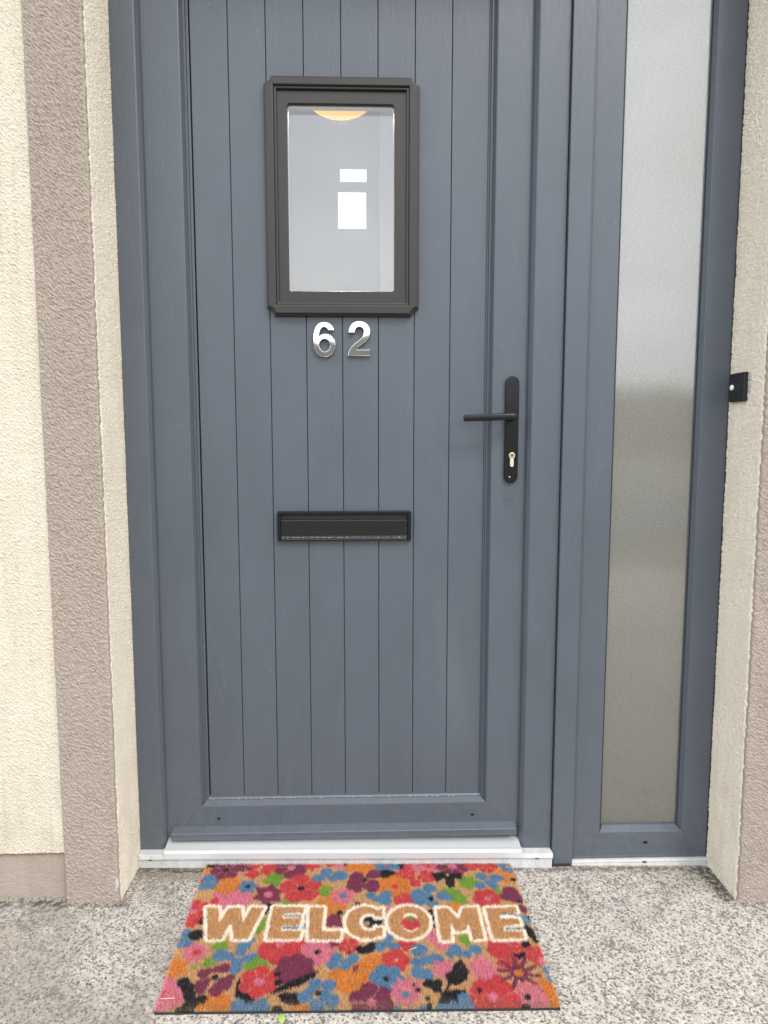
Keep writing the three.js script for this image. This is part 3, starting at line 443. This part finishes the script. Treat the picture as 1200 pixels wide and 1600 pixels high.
// ---------------------------------------------------------------- the doormat
const MAT = { w: 0.706, d: 0.408, h: 0.013 };
const matCanvas = (() => {
  const W = 1454, H = 890, cv = document.createElement('canvas'); cv.width = W; cv.height = H; const g = cv.getContext('2d'), r = seeded(12); g.scale(2, 2);
  const col = { r: 'rgb(217,80,84)', p: 'rgb(226,138,156)', m: 'rgb(146,64,94)', b: 'rgb(108,148,180)', o: 'rgb(226,146,68)', g: 'rgb(138,174,68)', k: 'rgb(36,35,44)', t: 'rgb(218,174,124)' };
  g.fillStyle = col.t; g.fillRect(0, 0, 727, 445);
  const dot = (c, x, y, q0) => { const q = q0; g.fillStyle = col[c]; g.beginPath(); for (let i = 0; i < 14; i++) { const a = (i / 14) * 6.2832, k = q * (0.93 + 0.14 * r()); g.lineTo(x + k * Math.cos(a), y + k * Math.sin(a)); } g.fill(); };
  const petals = (c, x, y, q0, n, cc, rc) => { const q = q0 * 1.1; const a0 = r() * 6.28; dot(c, x, y, q * 0.55); for (let i = 0; i < n; i++) { const a = a0 + (i / n) * 6.2832, k = q * Math.min(0.48, 1.9 / n + 0.1); dot(c, x + Math.cos(a) * (q - k), y + Math.sin(a) * (q - k), k); } if (n > 4 && n < 8 && r() < 0.6) { g.strokeStyle = col.t; g.lineWidth = 1.6; for (let i = 0; i < n; i++) { if (r() < 0.25) continue; const a = a0 + ((i + 0.5) / n) * 6.2832; g.beginPath(); g.moveTo(x + q * 0.22 * Math.cos(a), y + q * 0.22 * Math.sin(a)); g.lineTo(x + q * 0.8 * Math.cos(a + 0.1), y + q * 0.8 * Math.sin(a + 0.1)); g.stroke(); } }
    if (cc) dot(cc, x, y, rc); };
  const spiky = (c, x, y, q, n, cc, rc) => { g.fillStyle = col[c]; const a0 = r() * 6.28; g.beginPath(); for (let i = 0; i < n * 2; i++) { const a = a0 + (i / (n * 2)) * 6.2832, k = i % 2 ? q * 0.62 : q * (0.92 + 0.16 * r()); g.lineTo(x + k * Math.cos(a), y + k * Math.sin(a)); } g.fill(); if (cc) dot(cc, x, y, rc); };
  const rays = (c, x, y, q, n, cc, rc) => { g.strokeStyle = col[c]; g.lineCap = 'round'; dot(c, x, y, q * 0.45); for (let i = 0; i < n; i++) { const a = (i / n) * 6.2832 + 0.2; g.lineWidth = q * 0.2; g.beginPath(); g.moveTo(x, y); g.lineTo(x + q * 0.92 * Math.cos(a), y + q * 0.92 * Math.sin(a)); g.stroke(); } if (cc) dot(cc, x, y, rc); };
  const trace = (s) => { g.beginPath(); for (const q of s.split(' ')) g.lineTo(...q.split(',').map(Number)); g.closePath(); };
  const patch = (c, s) => { g.fillStyle = col[c]; trace(s); g.fill(); };
  const glyphs = [];
  const glyph = (k, s) => glyphs.push([k, s]);
  petals('p', 83, 134, 43, 7); petals('o', 62, 86, 32, 5); spiky('o', 10, 330, 33, 6); petals('o', 305, 145, 33, 6); petals('o', 301, 190, 17, 5);
  petals('o', 346, 351, 39, 5); petals('o', 105, 417, 31, 5); petals('o', 255, 430, 19, 5); dot('k', 20, 13, 19); petals('b', 18, 79, 25, 5);
  petals('r', 1, 73, 7, 5); petals('o', 13, 38, 12, 4); petals('m', 51, 35, 33, 6, 'k', 6); petals('m', 94, 21, 21, 5); spiky('r', 116, 51, 22, 4);
  petals('r', 156, 35, 23, 6); petals('r', 117, 11, 19, 4); spiky('g', 167, 70, 30, 4); petals('m', 202, 28, 37, 6, 'p', 10); spiky('r', 251, 18, 25, 7);
  petals('p', 274, 1, 17, 5); petals('r', 296, 8, 17, 4); petals('p', 331, 18, 21, 5, 'k', 5); spiky('b', 111, 95, 27, 6, 'k', 6);
  spiky('m', 161, 122, 39, 6, 'p', 10); spiky('g', 287, 107, 20, 4); dot('g', 283, 116, 14); spiky('g', 210, 154, 27, 4);
  petals('r', 232, 101, 45, 5, 'k', 8); dot('b', 286, 44, 15); dot('b', 267, 67, 14); dot('b', 283, 65, 12); dot('b', 319, 57, 18); dot('b', 304, 67, 12);
  dot('t', 287, 67, 4); spiky('p', 327, 127, 33, 8, 'b', 9); petals('m', 357, 91, 24, 5); petals('r', 10, 168, 29, 6); petals('r', 16, 198, 22, 5);
  dot('p', 9, 174, 8); dot('r', 47, 142, 10); dot('k', 35, 204, 9); petals('b', 10, 253, 25, 5); dot('k', 31, 243, 16); dot('r', -2, 261, 5);
  spiky('p', 43, 292, 29, 8, 'r', 10); petals('p', 37, 288, 21, 6); dot('r', 43, 290, 9); spiky('g', 85, 273, 21, 5); spiky('g', 73, 316, 17, 5);
  dot('g', 47, 328, 5); dot('b', 92, 299, 16); dot('b', 108, 301, 12); dot('b', 146, 306, 12); dot('b', 161, 304, 13); dot('b', 133, 273, 14);
  dot('b', 143, 258, 10); dot('b', 129, 290, 11); dot('b', 127, 316, 12); dot('b', 126, 332, 13); dot('t', 128, 302, 4); spiky('g', 164, 327, 29, 4);
  dot('g', 151, 332, 8); dot('g', 170, 322, 8); dot('g', 183, 318, 6); dot('k', 163, 173, 11); dot('k', 169, 159, 10); dot('g', 159, 217, 10);
  dot('g', 154, 232, 10); dot('g', 164, 203, 7); dot('b', 245, 195, 11); dot('b', 244, 222, 10); dot('b', 247, 179, 8); petals('r', 208, 277, 44, 5);
  petals('r', 189, 292, 21, 4); petals('r', 232, 272, 25, 5); dot('p', 204, 269, 9); petals('m', 306, 267, 18, 4); petals('p', 280, 292, 33, 7, 'k', 6);
  petals('m', 240, 334, 37, 7); petals('r', 342, 277, 21, 5); dot('m', 309, 200, 15); dot('m', 321, 216, 11); dot('m', 302, 214, 9); dot('k', 321, 181, 8);
  dot('m', 106, 330, 12); dot('m', 94, 332, 10); dot('m', 68, 343, 12); dot('m', 78, 337, 9); dot('m', 71, 370, 14); dot('m', 79, 361, 8);
  dot('m', 111, 369, 17); dot('m', 100, 382, 14); dot('m', 121, 354, 10); dot('m', 71, 382, 10); dot('k', 92, 352, 7); petals('p', 12, 387, 35, 5, 'r', 7);
  petals('p', 27, 381, 20, 4); dot('k', 36, 363, 12); dot('k', 48, 376, 12); dot('k', 55, 393, 12); dot('k', 65, 407, 12); dot('k', 79, 401, 10);
  dot('k', 58, 416, 12); dot('k', 45, 424, 10); dot('k', 37, 428, 8);
  patch('k', '139,352 134,369 138,399 151,403 166,416 176,399 161,390 153,378 143,365'); petals('r', 176, 363, 35, 6, 'p', 10);
  patch('k', '194,401 212,377 236,360 265,347 286,337 279,353 258,371 232,382 214,388'); dot('k', 208, 347, 7); dot('k', 212, 365, 8);
  patch('k', '213,394 227,388 253,390 257,412 240,415 223,409'); petals('b', 147, 417, 15, 5); petals('b', 186, 417, 16, 5); dot('b', 167, 423, 14);
  dot('k', 216, 435, 20); dot('k', 202, 437, 10); dot('b', 281, 369, 13); dot('b', 264, 398, 14); dot('b', 307, 373, 14); dot('b', 313, 406, 14);
  dot('b', 287, 416, 14); dot('b', 291, 430, 12); dot('b', 272, 386, 10); dot('b', 299, 394, 12); dot('k', 287, 390, 6); dot('b', 319, 306, 12);
  dot('b', 310, 324, 12); dot('b', 351, 308, 12); dot('b', 335, 326, 12); dot('b', 343, 317, 10); dot('b', 324, 324, 10); dot('t', 326, 323, 4);
  dot('m', 359, 335, 9); dot('k', 366, 286, 11); dot('k', 343, 291, 3); dot('k', 359, 153, 6); petals('o', 368, 21, 35, 6);
  petals('b', 428, 18, 30, 6, 'r', 7); dot('k', 467, 18, 12); dot('k', 465, 38, 10); patch('k', '387,35 405,41 426,38 448,44 441,67 423,74 405,57');
  dot('m', 357, 63, 18); dot('m', 397, 53, 16); dot('m', 387, 60, 10); dot('m', 356, 94, 15); dot('m', 396, 88, 17); dot('m', 392, 104, 14);
  dot('k', 377, 73, 6); petals('r', 470, 57, 23, 5); petals('r', 485, 31, 18, 5); petals('o', 443, 97, 37, 6, 'r', 8); dot('b', 388, 127, 12);
  dot('b', 400, 139, 11); dot('b', 423, 124, 14); dot('b', 421, 145, 14); dot('b', 410, 136, 8); petals('r', 462, 142, 23, 6); petals('p', 520, 18, 35, 6);
  petals('r', 525, 11, 16, 5); petals('m', 585, 25, 36, 7, 'p', 11); petals('r', 520, 63, 21, 5); petals('r', 491, 85, 14, 4);
  patch('k', '530,51 559,44 571,51 603,51 600,76 585,70 580,97 566,103 560,88 561,66 540,85 537,66'); dot('t', 569, 57, 4); petals('r', 633, 21, 20, 5);
  dot('k', 647, 11, 7); petals('r', 667, 25, 24, 6); petals('o', 706, 60, 24, 6); dot('b', 705, 18, 12); dot('b', 713, 31, 14); dot('b', 719, 41, 8);
  dot('t', 717, 29, 5); dot('k', 719, 73, 6); spiky('g', 615, 85, 28, 7); spiky('g', 569, 118, 23, 7); spiky('g', 582, 142, 24, 7); dot('g', 606, 91, 14);
  dot('g', 580, 121, 12); dot('g', 586, 139, 14); dot('g', 558, 109, 9); dot('b', 647, 63, 14); dot('b', 680, 69, 14); dot('b', 692, 69, 8);
  dot('b', 639, 94, 13); dot('b', 669, 94, 13); dot('b', 661, 82, 9); petals('g', 673, 118, 14, 5); dot('b', 521, 103, 16); dot('b', 495, 121, 16);
  dot('b', 485, 130, 10); dot('b', 496, 147, 14); dot('b', 548, 130, 15); dot('b', 560, 133, 11); dot('b', 524, 153, 13); dot('b', 514, 133, 15);
  dot('k', 521, 138, 7); petals('r', 647, 139, 31, 6, 'p', 8); dot('m', 704, 118, 19); dot('m', 710, 138, 17); dot('m', 690, 133, 14);
  dot('m', 717, 172, 13); dot('k', 717, 150, 6); petals('o', 572, 167, 17, 5); petals('b', 713, 205, 15, 5); dot('k', 721, 246, 13); dot('k', 725, 263, 10);
  dot('k', 715, 233, 8); dot('k', 725, 197, 5); dot('k', 714, 226, 5); dot('p', 421, 178, 11); dot('p', 416, 189, 7); dot('p', 514, 252, 18);
  dot('p', 530, 271, 19); dot('k', 384, 208, 18); dot('k', 401, 208, 11); dot('t', 379, 214, 6); petals('r', 471, 213, 16, 5); dot('g', 469, 197, 6);
  dot('k', 520, 178, 9); dot('k', 521, 200, 7); dot('k', 519, 221, 6); dot('g', 577, 259, 12); dot('g', 581, 271, 8); dot('r', 636, 189, 6);
  dot('r', 632, 221, 6); dot('r', 633, 251, 6); patch('k', '362,291 370,277 389,265 400,272 393,291 376,298 362,298'); petals('r', 460, 272, 19, 5);
  dot('b', 405, 277, 12); dot('b', 433, 279, 12); dot('b', 423, 254, 11); dot('b', 418, 272, 10); dot('o', 390, 319, 21); dot('o', 377, 342, 20);
  petals('r', 434, 314, 27, 5, 't', 5); petals('b', 414, 359, 32, 6, 'k', 6); dot('b', 482, 288, 17); dot('b', 512, 314, 16); dot('b', 476, 319, 14);
  dot('b', 476, 346, 15); dot('b', 491, 350, 14); dot('b', 496, 314, 12); dot('t', 480, 309, 4); spiky('p', 525, 337, 30, 5); dot('b', 555, 286, 13);
  dot('b', 542, 300, 10); dot('b', 559, 300, 9); dot('b', 595, 288, 13); dot('b', 576, 300, 10); petals('r', 610, 386, 36, 7);
  spiky('p', 600, 336, 34, 12, 'o', 5); dot('p', 600, 341, 22);
  patch('k', '562,312 572,341 567,363 549,376 532,376 521,393 518,391 529,372 526,350 540,341 547,323'); dot('k', 493, 372, 12); dot('k', 510, 370, 9);
  dot('k', 506, 384, 9); patch('k', '513,367 516,393 535,386 561,386 546,409 538,419 523,415 504,414 511,401'); petals('r', 644, 288, 26, 6);
  petals('r', 675, 288, 21, 5); dot('k', 700, 276, 10); dot('k', 689, 304, 9); dot('k', 673, 309, 9); petals('r', 655, 323, 22, 5);
  petals('r', 717, 304, 25, 6); dot('p', 721, 318, 9); dot('b', 727, 343, 12); dot('b', 728, 362, 11); petals('o', 709, 392, 27, 6);
  petals('o', 718, 424, 16, 5); rays('m', 668, 349, 42, 10, 'o', 9); petals('p', 677, 404, 30, 6); dot('k', 671, 404, 6); petals('r', 609, 413, 45, 6);
  petals('r', 582, 401, 19, 5); dot('p', 607, 403, 10); dot('k', 585, 388, 5); dot('k', 663, 430, 14); dot('k', 729, 403, 5); petals('m', 708, 434, 13, 5);
  petals('m', 385, 410, 39, 6, 'p', 9); spiky('p', 449, 387, 36, 9); petals('p', 450, 397, 19, 6); dot('b', 447, 396, 8); dot('b', 432, 427, 10);
  dot('b', 449, 437, 8); dot('b', 479, 429, 13); dot('k', 471, 385, 5); dot('k', 464, 374, 3); dot('k', 487, 405, 5); dot('k', 489, 417, 5);
  dot('t', 500, 403, 9); dot('b', 512, 429, 16); dot('b', 532, 425, 15); dot('b', 554, 405, 13); dot('b', 557, 429, 19); dot('b', 575, 433, 13);
  glyph('W', '34,161 59,163 71,208 82,163 108,163 119,209 131,162 157,164 137,256 109,255 98,213 92,213 84,256 57,255');
  glyph('E', '177,162 244,162 242,182 200,183 200,197 240,196 239,218 201,219 201,233 243,233 240,256 176,256');
  glyph('L', '256,164 286,164 285,236 325,234 322,258 260,258');
  glyph('C', '403,175 394,168 385,163 375,162 365,163 355,168 347,175 341,184 337,195 335,206 336,218 339,229 344,239 351,247 360,253 369,257 378,258 388,256 397,251 410,249 411,227 398,225 396,232 389,235 381,235 374,232 368,226 364,219 363,210 364,201 367,194 373,188 380,185 388,185 395,188 398,195 411,195 412,167');
  glyph('O', '510,211 508,224 503,235 496,245 487,252 476,257 465,259 455,257 444,253 436,245 429,236 425,224 423,212 425,199 429,187 437,176 446,168 457,163 468,161 480,163 491,168 499,176 506,187 510,199');
  glyph('o', '489,211 487,223 482,232 475,238 467,239 460,236 454,228 451,217 452,206 455,195 461,187 469,183 477,184 484,190 488,200');
  glyph('M', '530,170 553,168 574,203 588,168 618,167 617,260 594,260 593,216 583,236 564,238 554,217 549,263 530,263');
  glyph('e', '637,169 703,167 703,183 663,190 662,202 701,202 702,218 663,226 663,239 702,240 700,259 637,261');
  g.lineJoin = 'round';
  for (const [k, s] of glyphs) if (k !== 'o') { g.strokeStyle = 'rgb(250,240,224)'; g.lineWidth = 15.5; trace(s); g.stroke(); }
  for (const [k, s] of glyphs) if (k !== 'o') { g.fillStyle = 'rgb(214,166,114)'; trace(s); g.fill(); }
  for (const [k, s] of glyphs) if (k === 'o') { g.strokeStyle = 'rgb(250,240,224)'; g.fillStyle = 'rgb(250,240,224)'; trace(s); g.fill(); dot('r', 470, 214, 20); dot('g', 470, 199, 8); }
  g.fillStyle = 'rgb(88,120,156)'; for (const [x, y, w] of [[203, 190, 36], [203, 224, 36], [667, 188, 34], [668, 231, 30]]) g.fillRect(x, y - 2.4, w, 4.8);
  return { W, H, px: g.getImageData(0, 0, W, H).data };
})();
{
  const m = thing('doormat', 'floral coir doormat reading WELCOME on the concrete before the door', 'doormat', [-0.0075, 0.0, 0.0595]);
  m.rotation.order = 'ZYX'; m.rotation.set(0, 0.006, -0.02);
  const w = MAT.w, d = MAT.d, h = MAT.h, X = (u) => u - 0.3575;
  const at = (u, v) => { const o = (clamp(Math.floor((v + 0.013) / 0.445 * matCanvas.H), 0, matCanvas.H - 1) * matCanvas.W + clamp(Math.floor(u / w * matCanvas.W), 0, matCanvas.W - 1)) * 4; return [matCanvas.px[o], matCanvas.px[o + 1], matCanvas.px[o + 2]]; };
  mesh('backing', new RoundedBoxGeometry(w, 0.003, d, 2, 0.001).translate(X(w / 2), 0.0016, d / 2), rubber, m, 'black backing of the mat');
  const tex = dataTex(matCanvas.W / 2, matCanvas.H / 2, (x, y, c) => { const q = at((x + 0.5) / (matCanvas.W / 2) * w, (y + 0.5) / (matCanvas.H / 2) * d); for (let i = 0; i < 3; i++) c[i] = q[i] / 255 * 0.62; }, true);
  const bed = new RoundedBoxGeometry(w - 0.004, 0.007, d - 0.004, 2, 0.002), bu = bed.attributes.uv, bp = bed.attributes.position;
  for (let i = 0; i < bu.count; i++) bu.setXY(i, (bp.getX(i) + w / 2) / w, (bp.getZ(i) + d / 2) / d);
  mesh('pile_bed', bed.translate(X(w / 2), 0.0055, d / 2), new THREE.MeshStandardMaterial({ name: 'printed coir', map: tex, roughness: 1 }), m);
  const N = 230000, tuft = new THREE.CylinderGeometry(0.00012, 0.00036, 1, 3, 1, true).translate(0, 0.5, 0);
  const pile = new THREE.InstancedMesh(tuft, new THREE.MeshStandardMaterial({ name: 'coir fibre', color: 0xffffff, roughness: 0.9 }), N), M = new THREE.Matrix4(), Q = new THREE.Quaternion(), up = new THREE.Vector3(0, 1, 0), dirv = new THREE.Vector3(), S = new THREE.Vector3(), Pp = new THREE.Vector3(), c = new THREE.Color(), r = seeded(77);
  for (let i = 0; i < N; i++) {
    const u = 0.001 + r() * (w - 0.002), v = 0.001 + r() * (d - 0.002), eu = u < 0.008 ? -1 : u > w - 0.008 ? 1 : 0, ev = v < 0.006 ? -1 : v > d - 0.008 ? 1 : 0;
    const lean = 0.24 + 0.16 * N2(u * 40, v * 40), ang = r() * 6.283;
    dirv.set(Math.cos(ang) * lean + eu * 0.6 * r(), 1, Math.sin(ang) * lean + ev * (ev > 0 ? 0.9 : 0.3) * r()).normalize();
    const len = (0.0062 + 0.0028 * r() + 0.0012 * N2(u * 55, v * 55)) * (eu || ev ? 0.85 : 1);
    Q.setFromUnitVectors(up, dirv); S.set(0.8 + 0.7 * r(), len, 0.8 + 0.7 * r()); Pp.set(X(u), 0.0055 + 0.0015 * r(), v); M.compose(Pp, Q, S); pile.setMatrixAt(i, M);
    const q = at(u + (r() - 0.5) * 0.0014, v + (r() - 0.5) * 0.0014);
    c.setRGB(q[0] / 255, q[1] / 255, q[2] / 255, THREE.SRGBColorSpace);
    const white = q[2] > 200, bare = !white && r() < 0.06 ? 0.5 : 0, k = white ? 1.0 + 0.35 * r() : 0.62 + 0.95 * r(), fray = v > d - 0.02 ? 0.5 * smooth(v, d - 0.02, d) * r() : 0;
    c.multiplyScalar(k); c.lerp(new THREE.Color(0.52, 0.34, 0.17), Math.min(0.8, bare + fray)); pile.setColorAt(i, c);
  }
  pile.name = 'coir_pile'; pile.castShadow = pile.receiveShadow = true; pile.userData = { kind: 'stuff', label: 'printed coir bristles' }; m.add(pile);
}
// loose bits on and by the mat
{
  const straw = new THREE.MeshStandardMaterial({ name: 'dry straw', color: new THREE.Color(0.66, 0.5, 0.3), roughness: 0.7 });
  const bits = [[-0.345, 0.4515, 0.024, 0.04, 'pale straw lying on the front left corner of the mat'], [0.092, 0.335, 0.018, 0.45, 'thin pale straw on a blue flower right of the mat centre']];
  for (const [x, z, len, a, label] of bits) {
    const s = mesh('straw', new THREE.CylinderGeometry(0.0005, 0.0007, len, 6).rotateZ(Math.PI / 2).rotateY(a), straw); s.position.set(x, 0.0152 - 0.02 * x, z); s.userData = { label, category: 'straw' };
  }
  const P = new THREE.PlaneGeometry(0.012, 0.02, 4, 8).rotateX(-Math.PI / 2), pp = P.attributes.position;
  for (let i = 0; i < pp.count; i++) { const z = pp.getZ(i) / 0.01, k = Math.sqrt(Math.max(0, 1 - z * z * 0.98)), x = pp.getX(i) * k; pp.setXYZ(i, x, 0.0015 + Math.abs(x) * 0.35 + 0.002 * (1 - z * z), pp.getZ(i)); }
  P.computeVertexNormals();
  const leaf = mesh('leaf', P, new THREE.MeshPhysicalMaterial({ name: 'leaf', color: new THREE.Color(0.3, 0.42, 0.1), roughness: 0.6, side: THREE.DoubleSide })); leaf.position.set(-0.143, 0.004, 0.4825); leaf.rotation.y = 0.2; leaf.userData = { label: 'small green leaf on the concrete at the mat front edge', category: 'leaf' };
}
{
  const bits = [], r = seeded(91), put = (x, z, s) => bits.push(new THREE.IcosahedronGeometry(s, 0).scale(1.6, 0.6, 1).rotateY(r() * 6).translate(x, -0.02 * x + s * 0.35, z));
  for (let i = 0; i < 46; i++) put(-0.5 + r() * 0.13, 0.0695 + r() * 0.006, 0.0008 + r() * 0.0016);
  for (let i = 0; i < 40; i++) put(0.808 - r() * r() * 0.03, 0.065 + r() * 0.11, 0.0008 + r() * 0.0017);
  for (let i = 0; i < 34; i++) put(0.5 + r() * 0.3, 0.0545 + r() * 0.008, 0.0007 + r() * 0.0013);
  for (let i = 0; i < 30; i++) put(-0.75 + r() * 1.5, 0.1 + r() * 0.4, 0.0007 + r() * 0.0012);
  const g = mesh('grit', mergeGeometries(bits), new THREE.MeshStandardMaterial({ name: 'dark grit', color: new THREE.Color(0.075, 0.06, 0.045), roughness: 0.95 })); g.userData = { kind: 'stuff', label: 'dark grit gathered along the sill and in the corner', category: 'grit' };
}
renderer.render(scene, camera);
